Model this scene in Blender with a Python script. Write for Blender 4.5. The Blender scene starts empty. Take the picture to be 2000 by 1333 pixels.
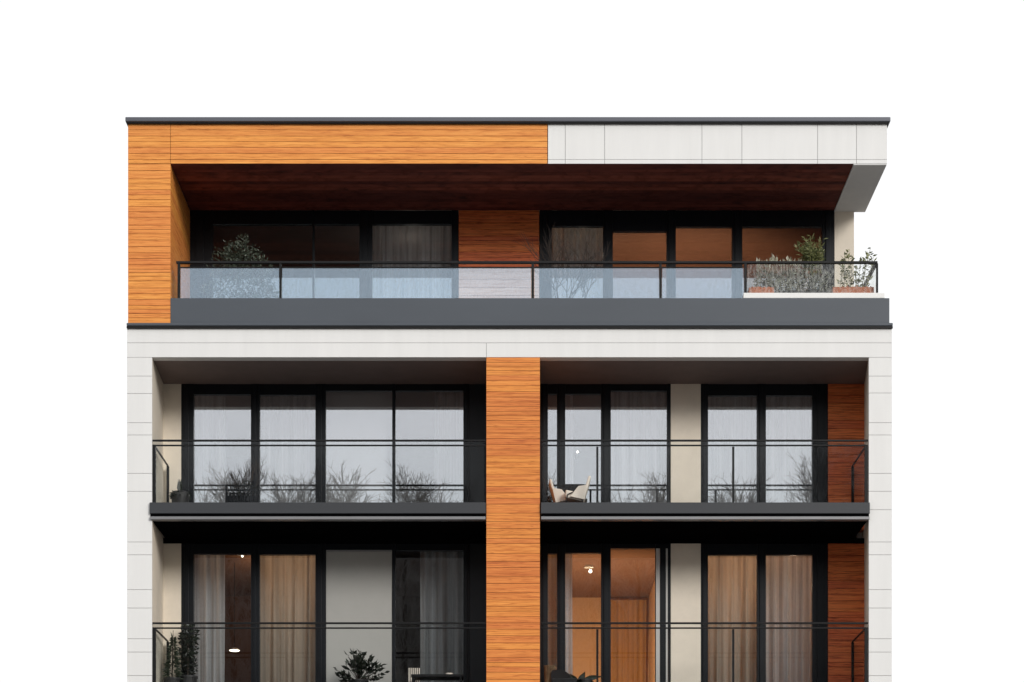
import bpy, math, random
from mathutils import Vector, Matrix
R = math.radians
random.seed(7)
sc = bpy.context.scene
col = sc.collection

# ------------------------------------------------------------------ survey
# The facade was measured in the photograph: 115 px = 1 m on the front plane (y = 0),
# eye level 1.7 m, camera 34 m in front of the facade.
K, D, EYE, CX, VY = 115.0, 34.0, 1.7, 1000.0, 1925.0
def X(x, d=0.0): return (x - CX) / K * (1 + d / D)
def Z(y, d=0.0): return EYE + (VY - y) / K * (1 + d / D)

# ------------------------------------------------------------------ mesh helper
class MB:
    def __init__(s): s.v = []; s.f = []
    def add(s, pts, faces):
        n = len(s.v); s.v += [tuple(p) for p in pts]; s.f += [tuple(i + n for i in f) for f in faces]
    def box(s, x0, x1, y0, y1, z0, z1):
        if x0 > x1: x0, x1 = x1, x0
        if z0 > z1: z0, z1 = z1, z0
        s.add([(x0,y0,z0),(x1,y0,z0),(x1,y1,z0),(x0,y1,z0),(x0,y0,z1),(x1,y0,z1),(x1,y1,z1),(x0,y1,z1)],
              [(0,3,2,1),(4,5,6,7),(0,1,5,4),(1,2,6,5),(2,3,7,6),(3,0,4,7)])
        return s
    def pbox(s, px0, px1, py0, py1, d0, d1):      # front face measured at depth d0
        return s.box(X(px0,d0), X(px1,d0), d0, d1, Z(py1,d0), Z(py0,d0))
    def prism(s, plan, z0, z1):                   # plan polygon, counter-clockwise from above
        n = len(plan)
        s.add([(x,y,z0) for x,y in plan] + [(x,y,z1) for x,y in plan],
              [tuple(range(n-1,-1,-1)), tuple(range(n,2*n))] + [(i,(i+1)%n,n+(i+1)%n,n+i) for i in range(n)])
        return s
    def side(s, prof, y0, y1):                    # xz outline swept along y
        n = len(prof)
        s.add([(x,y0,z) for x,z in prof] + [(x,y1,z) for x,z in prof],
              [tuple(range(n)), tuple(range(2*n-1,n-1,-1))] + [(i,n+i,n+(i+1)%n,(i+1)%n) for i in range(n)])
        return s
    def tube(s, p0, p1, r0, r1=None, n=6):
        r1 = r0 if r1 is None else r1
        p0, p1 = Vector(p0), Vector(p1); a = p1 - p0
        if a.length < 1e-6: return s
        q = a.to_track_quat('Z', 'Y').to_matrix()
        c = [Vector((math.cos(2*math.pi*i/n), math.sin(2*math.pi*i/n), 0)) for i in range(n)]
        s.add([p0 + q @ (k*r0) for k in c] + [p1 + q @ (k*r1) for k in c],
              [(i,(i+1)%n,n+(i+1)%n,n+i) for i in range(n)] + [tuple(range(n-1,-1,-1)), tuple(range(n,2*n))])
        return s
    def path(s, pts, r, n=6):
        for a, b in zip(pts, pts[1:]): s.tube(a, b, r, r, n)
        return s
    def lathe(s, prof, c, n=20):                  # prof: (radius, z)
        cx, cy, cz = c; m = len(prof); base = len(s.v)
        for r, z in prof:
            for i in range(n):
                a = 2*math.pi*i/n; s.v.append((cx + r*math.cos(a), cy + r*math.sin(a), cz + z))
        for j in range(m-1):
            for i in range(n):
                k = (i+1) % n
                s.f.append((base+j*n+i, base+j*n+k, base+(j+1)*n+k, base+(j+1)*n+i))
        return s
    def leaf(s, p, d, L, W, fold=0.25):
        p = Vector(p); d = Vector(d).normalized()
        u = d.cross(Vector((random.uniform(-1,1), random.uniform(-1,1), random.uniform(-.4,1))))
        if u.length < 1e-3: u = d.cross(Vector((1,0,0)))
        u.normalize(); nrm = d.cross(u)
        a = p + d*L*.45 + u*W*.5 + nrm*W*fold; b = p + d*L*.45 - u*W*.5 + nrm*W*fold
        t = p + d*L - nrm*W*fold*.6; m = p + d*L*.5
        s.add([p, a, t, b, m], [(0,1,4), (1,2,4), (2,3,4), (3,0,4)])
        return s
    def build(s, name, mat, parent=None, smooth=False, bevel=0.0):
        me = bpy.data.meshes.new(name); me.from_pydata(s.v, [], s.f); me.update()
        o = bpy.data.objects.new(name, me); col.objects.link(o); me.materials.append(mat)
        if smooth:
            for p in me.polygons: p.use_smooth = True
        if parent is not None:
            o.parent = parent
            o.matrix_parent_inverse = Matrix.Translation(parent.location).inverted() if parent.type == 'EMPTY' else Matrix()
        if bevel:
            b = o.modifiers.new('bevel', 'BEVEL'); b.width = bevel; b.segments = 2; b.limit_method = 'ANGLE'
        return o

def tag(o, label=None, cat=None, group=None, kind=None):
    if label: o['label'] = label
    if cat: o['category'] = cat
    if group: o['group'] = group
    if kind: o['kind'] = kind
    return o
def thing(name, label, cat, loc=(0,0,0), group=None):
    o = bpy.data.objects.new(name, None); col.objects.link(o); o.location = loc
    o.empty_display_size = .2
    return tag(o, label, cat, group)
def jig(a): return random.uniform(-a, a)

# ------------------------------------------------------------------ materials
def mat(name):
    m = bpy.data.materials.new(name); m.use_nodes = True
    nt = m.node_tree; nt.nodes.clear()
    out = nt.nodes.new('ShaderNodeOutputMaterial')
    return m, nt, out
def N(nt, t, **kw):
    n = nt.nodes.new(t)
    for k, v in kw.items(): setattr(n, k, v)
    return n
def coords(nt, scale):
    tc = N(nt, 'ShaderNodeTexCoord'); mp = N(nt, 'ShaderNodeMapping')
    mp.inputs['Scale'].default_value = scale
    nt.links.new(tc.outputs['Object'], mp.inputs['Vector'])
    return mp
def plain(name, c, rough=.6, metal=0., var=.06, nscale=(3,3,3), bump=0., bscale=(60,60,60), spec=.5):
    m, nt, out = mat(name)
    b = N(nt, 'ShaderNodeBsdfPrincipled')
    b.inputs['Roughness'].default_value = rough; b.inputs['Metallic'].default_value = metal
    b.inputs['Specular IOR Level'].default_value = spec
    mp = coords(nt, nscale); no = N(nt, 'ShaderNodeTexNoise')
    no.inputs['Scale'].default_value = 1.0; no.inputs['Detail'].default_value = 6; no.inputs['Roughness'].default_value = .65
    nt.links.new(mp.outputs[0], no.inputs['Vector'])
    rp = N(nt, 'ShaderNodeValToRGB')
    rp.color_ramp.elements[0].position = .3; rp.color_ramp.elements[1].position = .7
    rp.color_ramp.elements[0].color = (*[x*(1-var) for x in c], 1)
    rp.color_ramp.elements[1].color = (*[min(1,x*(1+var)) for x in c], 1)
    nt.links.new(no.outputs['Fac'], rp.inputs['Fac']); nt.links.new(rp.outputs['Color'], b.inputs['Base Color'])
    if bump:
        mp2 = coords(nt, bscale); n2 = N(nt, 'ShaderNodeTexNoise'); n2.inputs['Scale'].default_value = 1.0
        n2.inputs['Detail'].default_value = 4
        nt.links.new(mp2.outputs[0], n2.inputs['Vector'])
        bu = N(nt, 'ShaderNodeBump'); bu.inputs['Strength'].default_value = bump; bu.inputs['Distance'].default_value = .004
        nt.links.new(n2.outputs['Fac'], bu.inputs['Height']); nt.links.new(bu.outputs['Normal'], b.inputs['Normal'])
    nt.links.new(b.outputs[0], out.inputs[0])
    return m

def wood(name, dark, mid, light, rough=.5, grain=26., tint=.22, lines=.70):
    m, nt, out = mat(name)
    L = nt.links.new
    b = N(nt, 'ShaderNodeBsdfPrincipled'); b.inputs['Roughness'].default_value = rough
    b.inputs['Specular IOR Level'].default_value = .3
    geo = N(nt, 'ShaderNodeNewGeometry')
    tc = N(nt, 'ShaderNodeTexCoord')
    # every board gets its own piece of timber
    off = N(nt, 'ShaderNodeVectorMath', operation='MULTIPLY_ADD')
    cmb = N(nt, 'ShaderNodeCombineXYZ')
    for i in range(3): L(geo.outputs['Random Per Island'], cmb.inputs[i])
    off.inputs[1].default_value = (37., 11., 5.); L(cmb.outputs[0], off.inputs[0]); L(tc.outputs['Object'], off.inputs[2])
    mp = N(nt, 'ShaderNodeMapping'); mp.inputs['Scale'].default_value = (1.1, 1.1, grain); L(off.outputs[0], mp.inputs['Vector'])
    n1 = N(nt, 'ShaderNodeTexNoise'); n1.inputs['Scale'].default_value = 1.0; n1.inputs['Detail'].default_value = 7
    n1.inputs['Roughness'].default_value = .62; n1.inputs['Distortion'].default_value = .9
    L(mp.outputs[0], n1.inputs['Vector'])
    mp2 = N(nt, 'ShaderNodeMapping'); mp2.inputs['Scale'].default_value = (5, 5, grain*4.2); L(off.outputs[0], mp2.inputs['Vector'])
    n2 = N(nt, 'ShaderNodeTexNoise'); n2.inputs['Scale'].default_value = 1.0; n2.inputs['Detail'].default_value = 4
    n2.inputs['Distortion'].default_value = .5
    L(mp2.outputs[0], n2.inputs['Vector'])
    mx = N(nt, 'ShaderNodeMix', data_type='FLOAT'); mx.inputs[0].default_value = .34
    L(n1.outputs['Fac'], mx.inputs[2]); L(n2.outputs['Fac'], mx.inputs[3])
    rp = N(nt, 'ShaderNodeValToRGB'); e = rp.color_ramp.elements
    e[0].position = .34; e[0].color = (*dark, 1); e[1].position = .68; e[1].color = (*light, 1)
    k = e.new(.46); k.color = (*mid, 1)
    L(mx.outputs[0], rp.inputs['Fac'])
    hs = N(nt, 'ShaderNodeHueSaturation')
    mr = N(nt, 'ShaderNodeMapRange'); mr.inputs['To Min'].default_value = 1 - tint; mr.inputs['To Max'].default_value = 1 + tint*.55
    L(geo.outputs['Random Per Island'], mr.inputs['Value']); L(mr.outputs[0], hs.inputs['Value'])
    mh = N(nt, 'ShaderNodeMapRange'); mh.inputs['To Min'].default_value = .493; mh.inputs['To Max'].default_value = .504
    L(geo.outputs['Random Per Island'], mh.inputs['Value']); L(mh.outputs[0], hs.inputs['Hue'])
    mp3 = N(nt, 'ShaderNodeMapping'); mp3.inputs['Scale'].default_value = (.9, .9, grain*1.5); mp3.inputs['Location'].default_value = (3.1, 1.7, 8.)
    L(off.outputs[0], mp3.inputs['Vector'])
    n3 = N(nt, 'ShaderNodeTexNoise'); n3.inputs['Scale'].default_value = 1.; n3.inputs['Detail'].default_value = 3; n3.inputs['Distortion'].default_value = 1.1
    L(mp3.outputs[0], n3.inputs['Vector'])
    r3 = N(nt, 'ShaderNodeValToRGB'); e3 = r3.color_ramp.elements
    e3[0].position = .44; e3[0].color = (1,1,1,1); e3[1].position = .54; e3[1].color = (1,1,1,1)
    k3 = e3.new(.49); k3.color = (lines, lines*.82, lines*.7, 1)
    L(n3.outputs['Fac'], r3.inputs['Fac'])
    ml = N(nt, 'ShaderNodeMix', data_type='RGBA', blend_type='MULTIPLY'); ml.inputs[0].default_value = 1.
    L(rp.outputs['Color'], hs.inputs['Color']); L(hs.outputs['Color'], ml.inputs[6]); L(r3.outputs['Color'], ml.inputs[7]); L(ml.outputs[2], b.inputs['Base Color'])
    bu = N(nt, 'ShaderNodeBump'); bu.inputs['Strength'].default_value = .35; bu.inputs['Distance'].default_value = .004
    L(mx.outputs[0], bu.inputs['Height']); L(bu.outputs['Normal'], b.inputs['Normal'])
    L(b.outputs[0], out.inputs[0])
    return m

def glass(name, refl, tint, gtint=(1,1,1), tilt=0., edge=.35, dirt=0., wav=.0, rough=0., film=None, filmfac=0.):
    m, nt, out = mat(name); L = nt.links.new
    tr = N(nt, 'ShaderNodeBsdfTransparent'); tr.inputs['Color'].default_value = (*tint, 1)
    gl = N(nt, 'ShaderNodeBsdfGlossy'); gl.inputs['Roughness'].default_value = rough; gl.inputs['Color'].default_value = (*gtint, 1)
    if tilt:
        c = N(nt, 'ShaderNodeCombineXYZ'); c.inputs[1].default_value = -math.cos(tilt); c.inputs[2].default_value = math.sin(tilt)
        L(c.outputs[0], gl.inputs['Normal'])
    elif wav:
        mp = coords(nt, (1.6,1.6,1.1)); n = N(nt, 'ShaderNodeTexNoise'); n.inputs['Scale'].default_value = 1.; n.inputs['Detail'].default_value = 1
        L(mp.outputs[0], n.inputs['Vector'])
        bu = N(nt, 'ShaderNodeBump'); bu.inputs['Strength'].default_value = wav; bu.inputs['Distance'].default_value = .01
        L(n.outputs['Fac'], bu.inputs['Height']); L(bu.outputs['Normal'], gl.inputs['Normal'])
    lw = N(nt, 'ShaderNodeLayerWeight'); lw.inputs['Blend'].default_value = .25
    mr = N(nt, 'ShaderNodeMapRange'); mr.inputs['To Min'].default_value = refl; mr.inputs['To Max'].default_value = min(1, refl + edge)
    L(lw.outputs['Facing'], mr.inputs['Value'])
    ms = N(nt, 'ShaderNodeMixShader'); L(mr.outputs[0], ms.inputs[0]); L(tr.outputs[0], ms.inputs[1]); L(gl.outputs[0], ms.inputs[2])
    last = ms
    if film or dirt:
        df = N(nt, 'ShaderNodeBsdfDiffuse'); df.inputs['Color'].default_value = (*(film or (.7,.7,.68)), 1)
        m2 = N(nt, 'ShaderNodeMixShader'); L(ms.outputs[0], m2.inputs[1]); L(df.outputs[0], m2.inputs[2])
        if dirt:
            mp = coords(nt, (26,26,9)); n = N(nt, 'ShaderNodeTexNoise'); n.inputs['Scale'].default_value = 1.; n.inputs['Detail'].default_value = 5
            L(mp.outputs[0], n.inputs['Vector'])
            r2 = N(nt, 'ShaderNodeMapRange'); r2.inputs['From Min'].default_value = .45; r2.inputs['From Max'].default_value = .75
            r2.inputs['To Min'].default_value = filmfac; r2.inputs['To Max'].default_value = filmfac + dirt
            L(n.outputs['Fac'], r2.inputs['Value']); L(r2.outputs[0], m2.inputs[0])
        else: m2.inputs[0].default_value = filmfac
        last = m2
    L(last.outputs[0], out.inputs[0])
    return m

def cloth(name, c, trans=.5, alpha=0.):
    m, nt, out = mat(name); L = nt.links.new
    d = N(nt, 'ShaderNodeBsdfDiffuse'); t = N(nt, 'ShaderNodeBsdfTranslucent')
    mp = coords(nt, (15,2,.16)); n = N(nt, 'ShaderNodeTexNoise'); n.inputs['Scale'].default_value = 1.; n.inputs['Detail'].default_value = 5
    L(mp.outputs[0], n.inputs['Vector'])
    rp = N(nt, 'ShaderNodeValToRGB'); rp.color_ramp.elements[0].position = .3; rp.color_ramp.elements[1].position = .7
    rp.color_ramp.elements[0].color = (*[x*.62 for x in c], 1); rp.color_ramp.elements[1].color = (*c, 1)
    L(n.outputs['Fac'], rp.inputs['Fac'])
    L(rp.outputs[0], d.inputs[0]); L(rp.outputs[0], t.inputs[0])
    a = N(nt, 'ShaderNodeMixShader'); a.inputs[0].default_value = trans; L(d.outputs[0], a.inputs[1]); L(t.outputs[0], a.inputs[2])
    last = a
    if alpha:
        tp = N(nt, 'ShaderNodeBsdfTransparent'); b = N(nt, 'ShaderNodeMixShader'); ma = N(nt, 'ShaderNodeMapRange'); ma.inputs['From Min'].default_value = .35; ma.inputs['From Max'].default_value = .65
        ma.inputs['To Min'].default_value = alpha; ma.inputs['To Max'].default_value = 0.
        L(n.outputs['Fac'], ma.inputs['Value']); L(ma.outputs[0], b.inputs[0])
        L(a.outputs[0], b.inputs[1]); L(tp.outputs[0], b.inputs[2]); last = b
    L(last.outputs[0], out.inputs[0])
    return m

def leafmat(name, c1, c2, trans=.25):
    m, nt, out = mat(name); L = nt.links.new
    geo = N(nt, 'ShaderNodeNewGeometry')
    rp = N(nt, 'ShaderNodeValToRGB'); rp.color_ramp.elements[0].color = (*c1, 1); rp.color_ramp.elements[1].color = (*c2, 1)
    L(geo.outputs['Random Per Island'], rp.inputs['Fac'])
    b = N(nt, 'ShaderNodeBsdfPrincipled'); b.inputs['Roughness'].default_value = .45
    t = N(nt, 'ShaderNodeBsdfTranslucent')
    L(rp.outputs[0], b.inputs['Base Color']); L(rp.outputs[0], t.inputs[0])
    a = N(nt, 'ShaderNodeMixShader'); a.inputs[0].default_value = trans; L(b.outputs[0], a.inputs[1]); L(t.outputs[0], a.inputs[2])
    L(a.outputs[0], out.inputs[0]); return m

def glow(name, c, s):
    m, nt, out = mat(name); e = N(nt, 'ShaderNodeEmission'); e.inputs[0].default_value = (*c, 1); e.inputs[1].default_value = s
    nt.links.new(e.outputs[0], out.inputs[0]); return m

M = dict(
    white   = plain('white_panel', (.765,.762,.755), .62, var=.030, nscale=(4.5,4.5,.5), bump=.12, bscale=(5,5,160)),
    joint   = plain('joint_backing', (.36,.36,.36), .8),
    cream   = plain('cream_render', (.79,.71,.60), .85, var=.05, bump=.3, bscale=(140,140,140)),
    greywall= plain('grey_render', (.52,.51,.49), .85, var=.05, bump=.3, bscale=(140,140,140)),
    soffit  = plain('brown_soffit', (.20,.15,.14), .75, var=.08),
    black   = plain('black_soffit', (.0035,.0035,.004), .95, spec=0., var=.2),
    frame   = plain('frame_paint', (.0045,.0060,.0090), .42, var=.2, spec=.25),
    cladding= plain('dark_cladding', (.012,.016,.021), .5, var=.1, spec=.3),
    slab    = plain('slab_grey', (.029,.032,.038), .55, var=.06, nscale=(.4,.4,2)),
    slabp   = plain('parapet_grey', (.062,.073,.090), .5, var=.07, nscale=(.35,.35,1)),
    coping  = plain('coping_metal', (.10,.105,.125), .42, metal=.3, var=.07, nscale=(.5,.5,8)),
    trim    = plain('trim_metal', (.24,.24,.25), .4, metal=.4),
    rail    = plain('rail_black', (.010,.010,.011), .4, spec=.2),
    wood    = wood('larch_boards', (.60,.200,.046), (.79,.295,.064), (.91,.40,.100), tint=.07),
    woodp   = wood('larch_pillar_boards', (.50,.150,.034), (.73,.245,.052), (.85,.335,.080), tint=.09, lines=.66),
    woodred = wood('stained_boards', (.40,.075,.025), (.72,.17,.050), (.86,.26,.08), tint=.16, lines=.4),
    woodhaze = wood('glass_haze_boards', (.66,.46,.38), (.80,.62,.54), (.86,.70,.63), tint=.12),  # milky reflection of the railing glass painted into the board colour
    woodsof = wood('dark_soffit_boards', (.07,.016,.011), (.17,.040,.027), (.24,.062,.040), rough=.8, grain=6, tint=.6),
    gap     = plain('board_gap', (.08,.025,.01), .9),
    pane    = glass('window_glass', .33, (.97,.98,.99), (.94,.96,1.0), wav=.02),
    panelow = glass('window_glass_lower', .12, (.93,.95,.96), (.93,.95,1.0), wav=.02),
    panetop = glass('window_glass_top', .19, (.90,.93,.95), (.78,.92,1.0), tilt=R(5.)),
    rglass  = glass('railing_glass', .006, (.98,.988,.988), (.95,.98,1), edge=.06),
    mglass  = glass('tinted_railing_glass', .17, (.95,.97,1.0), (.70,.86,1.0), edge=.3, film=(.70,.76,.84), filmfac=.012, dirt=.07),
    dglass  = glass('splashed_railing_glass', .015, (.97,.98,.98), (1,1,1), edge=.1, dirt=.22, filmfac=.0),
    curtain = cloth('sheer_curtain', (.95,.935,.93), .38, .34),
    drape   = cloth('warm_drape', (.82,.70,.57), .5),
    tan     = cloth('tan_drape', (.70,.42,.20), .3),
    blind   = plain('roller_blind', (.60,.585,.57), .9, var=.03, bump=.2, bscale=(200,200,200)),
    gblind  = plain('outer_screen', (.40,.395,.375), .9, var=.03, bump=.2, bscale=(200,200,200)),
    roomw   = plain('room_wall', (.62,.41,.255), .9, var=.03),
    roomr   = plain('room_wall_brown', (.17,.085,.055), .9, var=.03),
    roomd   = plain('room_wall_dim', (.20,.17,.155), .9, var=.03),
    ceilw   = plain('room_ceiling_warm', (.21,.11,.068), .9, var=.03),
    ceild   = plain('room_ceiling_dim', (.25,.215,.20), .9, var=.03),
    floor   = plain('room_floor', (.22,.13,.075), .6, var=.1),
    pot     = plain('dark_pot', (.02,.02,.021), .6, var=.3),
    terra   = plain('terracotta', (.42,.135,.065), .85, var=.35, nscale=(45,45,45), bump=.8, bscale=(90,90,90)),
    ledge   = plain('white_ledge', (.82,.815,.805), .7, var=.03),
    bark    = plain('bark', (.055,.042,.033), .9, var=.35, nscale=(8,8,2)),
    crownt  = plain('winter_twig', (.30,.28,.26), .9, var=.3),
    twig    = plain('twig', (.045,.032,.026), .9, var=.3),
    stemg   = plain('green_stem', (.16,.16,.06), .8, var=.3),
    olive   = leafmat('olive_leaf', (.012,.020,.014), (.13,.16,.115), .2),
    hedge   = leafmat('hedge_leaf', (.006,.009,.006), (.46,.47,.38), .2),
    fresh   = leafmat('fresh_leaf', (.05,.07,.022), (.36,.37,.16), .35),
    dleaf   = leafmat('dark_leaf', (.004,.006,.004), (.022,.032,.020), .08),
    conif   = leafmat('conifer_leaf', (.008,.018,.010), (.07,.09,.055), .1),
    chair   = plain('cream_seat', (.80,.72,.63), .75, var=.06, bump=.3, bscale=(180,180,180)),
    dfab    = plain('dark_fabric', (.012,.012,.014), .9, var=.25, nscale=(40,40,40)),
    wicker  = plain('wicker', (.20,.13,.07), .8, var=.5, nscale=(60,60,12)),
    lampw   = plain('lamp_white', (.7,.7,.68), .5),
    bulb    = glow('bulb', (1.,.86,.66), 9.),
    asphalt = plain('asphalt', (.055,.055,.057), .95, var=.2, nscale=(.8,.8,.8)),
    bounce_paving  = plain('bounce_paving', (.24,.235,.225), .9, var=.15, nscale=(.6,.6,.6)),
    brick   = plain('dark_brick', (.11,.075,.06), .9, var=.3, nscale=(2,2,7)),
    dwin    = plain('dark_window', (.02,.022,.025), .15),
)

# ------------------------------------------------------------------ the building
BL = thing('apartment_building', 'modern white apartment block with orange timber cladding, glass balconies and overhanging flat roof', 'building')
def part(mb, name, m, parent=None, **k): return mb.build(name, M[m], parent or BL, **k)

d1 = 1.5     # recess depth of the balconies
d2 = 2.06    # recess depth of the top floor
XL, XR = X(248), X(1742)
ZTOP = Z(642)

# planks -----------------------------------------------------------
def finer(ys, lim=15.):
    o = [ys[0]]
    for a, c in zip(ys, ys[1:]):
        if c - a > lim: o.append(a + (c-a)*random.uniform(.42,.58))
        o.append(c)
    return o
def planks(px0, px1, ys, da, db, gap=.007, ev=.0):
    """boards as separate islands, one above the other"""
    b = MB()
    for y0, y1 in zip(ys, ys[1:]):
        e = random.uniform(0, ev)
        b.box(X(px0,da), X(px1,da), da + e, db, Z(y1,da) + gap/2, Z(y0,da) - gap/2)
    return b
def ysplit(y0, y1, lo, hi):
    r = [y0]
    while r[-1] < y1 - hi: r.append(r[-1] + random.uniform(lo, hi))
    r.append(y1); return r

# top floor portal in timber
part(planks(250, 332.6, [243,254,266,277,288,300,312,320], 0, .25, ev=.003), 'wood_cladding', 'wood')
part(planks(333.4, 1069, [243,254,266,277,288,300,312,320], 0, .25, ev=.003), 'wood_cladding', 'wood')
part(planks(250, 333, finer([320.5,350,371,390,414,426,440,457,469,482,494,517,533,549,574,597,613,632]), 0, d2+.1, ev=.003), 'wood_cladding', 'wood')
b = MB(); b.box(X(252), X(1068), .012, .24, Z(319.5), Z(244)); part(b, 'cladding_backing', 'gap')
b = MB(); b.box(X(252), X(331.5), .012, d2+.09, Z(631), Z(320)); part(b, 'cladding_backing', 'gap')
# white fascia of the roof
b = MB(); xs = [1070,1104,1181,1371,1449,1597,1673,1733]
for a, c in zip(xs, xs[1:]):
    b.box(X(a)+.004, X(c)-.004, 0, .25, Z(311.6), Z(243))
    b.box(X(a)+.004, X(c)-.004, 0, .25, Z(320), Z(312.4))
part(b, 'fascia_panel', 'white')
b = MB(); b.box(X(1071), X(1732), .012, .24, Z(319.5), Z(244)); part(b, 'fascia_backing', 'joint')
# coping
b = MB(); b.box(X(246), X(1738), -.07, d2+.06, Z(241), Z(232)); b.box(X(246), X(1668,d2)+.06, d2+.061, 10.1, Z(241), Z(232)); part(b, 'roof_coping', 'coping', bevel=.012)
b = MB(); b.box(X(248), X(1736), -.045, d2+.03, Z(243.4), Z(241.2)); b.box(X(248), X(1668,d2)+.03, d2+.031, 10.05, Z(243.4), Z(241.2)); part(b, 'coping_drip', 'rail')
# roof core and soffits
zs = Z(320)
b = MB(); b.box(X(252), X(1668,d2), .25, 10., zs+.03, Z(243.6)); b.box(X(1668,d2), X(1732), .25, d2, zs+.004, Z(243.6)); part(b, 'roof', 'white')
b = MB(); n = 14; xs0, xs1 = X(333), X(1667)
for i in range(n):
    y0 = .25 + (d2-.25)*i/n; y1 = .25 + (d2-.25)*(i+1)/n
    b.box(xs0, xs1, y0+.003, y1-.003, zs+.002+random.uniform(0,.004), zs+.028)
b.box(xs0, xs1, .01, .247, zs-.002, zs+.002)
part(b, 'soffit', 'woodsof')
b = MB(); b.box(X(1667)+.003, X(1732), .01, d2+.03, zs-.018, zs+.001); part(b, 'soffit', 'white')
# end wall of the top floor
b = MB(); b.box(X(1630,d2), X(1668,d2), d2, 10, Z(640), zs+.028); part(b, 'wall', 'cream')
b = MB(); b.box(X(250), X(250)+.3, d2+.12, 10, Z(640), zs+.028); part(b, 'wall', 'white')
b = MB(); b.box(X(250)+.3, X(1630,d2), 9.7, 10, 13.0, zs+.028); part(b, 'wall', 'white')
# parapet of the top floor terrace
b = MB(); b.box(X(333)+.002, X(1737), -.012, .15, Z(632), Z(583)); part(b, 'parapet', 'slabp', bevel=.006)
b = MB(); b.box(X(1737)-.15, X(1737)-.003, .152, d2+.5, Z(632), Z(583)-.004); part(b, 'parapet', 'slabp')
b = MB(); b.box(X(248), X(1743), -.05, .3, Z(638.5), Z(632.6)); part(b, 'slab_trim', 'slabp', bevel=.012)
b = MB(); b.box(X(248), X(1743), -.04, .3, Z(642.4), Z(638.9)); part(b, 'slab_drip', 'rail')
b = MB(); b.box(X(252), X(1735), .16, 10, Z(641), Z(641)+.17); part(b, 'terrace_floor', 'joint')
b = MB(); b.box(X(1452), X(1728), .003, .62, Z(583)+.003, Z(572)); b.box(X(1454), X(1726), .158, .60, Z(641)+.172, Z(583)); part(b, 'planter_ledge', 'ledge', bevel=.008)

# main body -----------------------------------------------------------
ZF1 = Z(983); ZF2 = Z(983+357); ZF3 = ZF2 - 3.104
# plan polygons of the two piers (reveals are slightly splayed)
b = MB(); b.prism([(XL+.005,.03),(X(297),.03),(X(319,d1),d1),(X(319,d1),1.72),(XL+.005,1.72)], 0, Z(698)); part(b, 'wall', 'cream')
b = MB(); b.prism([(X(1697),.03),(XR-.005,.03),(XR-.005,1.72),(X(1688,d1),1.72),(X(1688,d1),d1)], 0, Z(698)); part(b, 'wall', 'cream')
def pier_cladding(px0, px1, ys):
    b = MB()
    ys = ys + [ys[-1] + k for k in (40, 75, 130, 160, 230, 300, 360, 400, 460, 520, 570)]
    ys = [y for y in ys if Z(y) > .3] + [VY + EYE*K - 2]
    for a, c in zip(ys, ys[1:]): b.box(X(px0), X(px1), 0, .028, Z(c)+.0035, Z(a)-.0035)
    part(b, 'wall_panel', 'white')
pier_cladding(248, 297, [698.3,735,769,826,850,925,960,1059,1084,1152,1188,1248,1274,1320])
pier_cladding(1697, 1742, [698.3,735,768,826,850,925,960,996,1059,1084,1152,1188,1248,1274,1320])
# white band under the terrace
b = MB()
b.box(XL, XR, 0, .2, Z(669.6), Z(642.6))
b.box(XL, X(949.6), 0, .2, Z(698), Z(670.4)); b.box(X(950.4), XR, 0, .2, Z(698), Z(670.4))
part(b, 'wall_panel', 'white')
b = MB(); b.box(XL+.01, XR-.01, .012, .19, Z(697.4), Z(643)); part(b, 'panel_backing', 'joint')
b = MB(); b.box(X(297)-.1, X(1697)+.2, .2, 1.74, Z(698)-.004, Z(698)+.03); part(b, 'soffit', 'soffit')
b = MB(); b.box(XL+.01, XR-.01, .2, 10, Z(698)+.034, Z(641)); part(b, 'floor_slab', 'joint')
# side and rear walls
b = MB(); b.box(XL, XL+.3, 1.722, 10, 0, Z(698)); part(b, 'wall', 'white')
b = MB(); b.box(XR-.3, XR, 1.722, 10, 0, Z(698)); part(b, 'wall', 'white')
b = MB(); b.box(XL+.3, XR-.3, 9.7, 10, 0, Z(698)); part(b, 'wall', 'white')
# timber pillar
py = [698.4,708,724,743,765,785.5,804,822,834,846,869,891,914,938,962,985,1019,1045,1062,1097,1109,1140,1172,1194,1217,1242,1256,1285,1303,1327]
while Z(py[-1]) > .4: py.append(py[-1] + random.uniform(16, 32))
part(planks(950, 1054.5, finer(py), 0, d1-.03, gap=.006, ev=.004), 'wood_cladding', 'woodp')
b = MB(); b.box(X(951.5), X(1053), .012, d1-.04, 0, Z(699)); part(b, 'cladding_backing', 'gap')

# balcony slabs
def balcony_slab(px0, px1, z, name='balcony_slab'):
    zy = lambda y: z + (983 - y)/K
    x0, x1 = X(px0), X(px1)
    s = part(MB().box(x0, x1, -.05, .10, zy(1004.5), zy(983)), name, 'slab', bevel=.005)
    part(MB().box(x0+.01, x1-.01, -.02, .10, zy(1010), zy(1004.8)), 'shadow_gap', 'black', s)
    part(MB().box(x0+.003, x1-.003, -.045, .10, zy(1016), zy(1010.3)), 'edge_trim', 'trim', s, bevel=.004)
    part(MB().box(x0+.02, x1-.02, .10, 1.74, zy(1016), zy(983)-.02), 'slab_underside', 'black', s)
for z in (ZF1, ZF2, ZF3):
    balcony_slab(293, 948.5, z); balcony_slab(1056.5, 1698, z)

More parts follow.
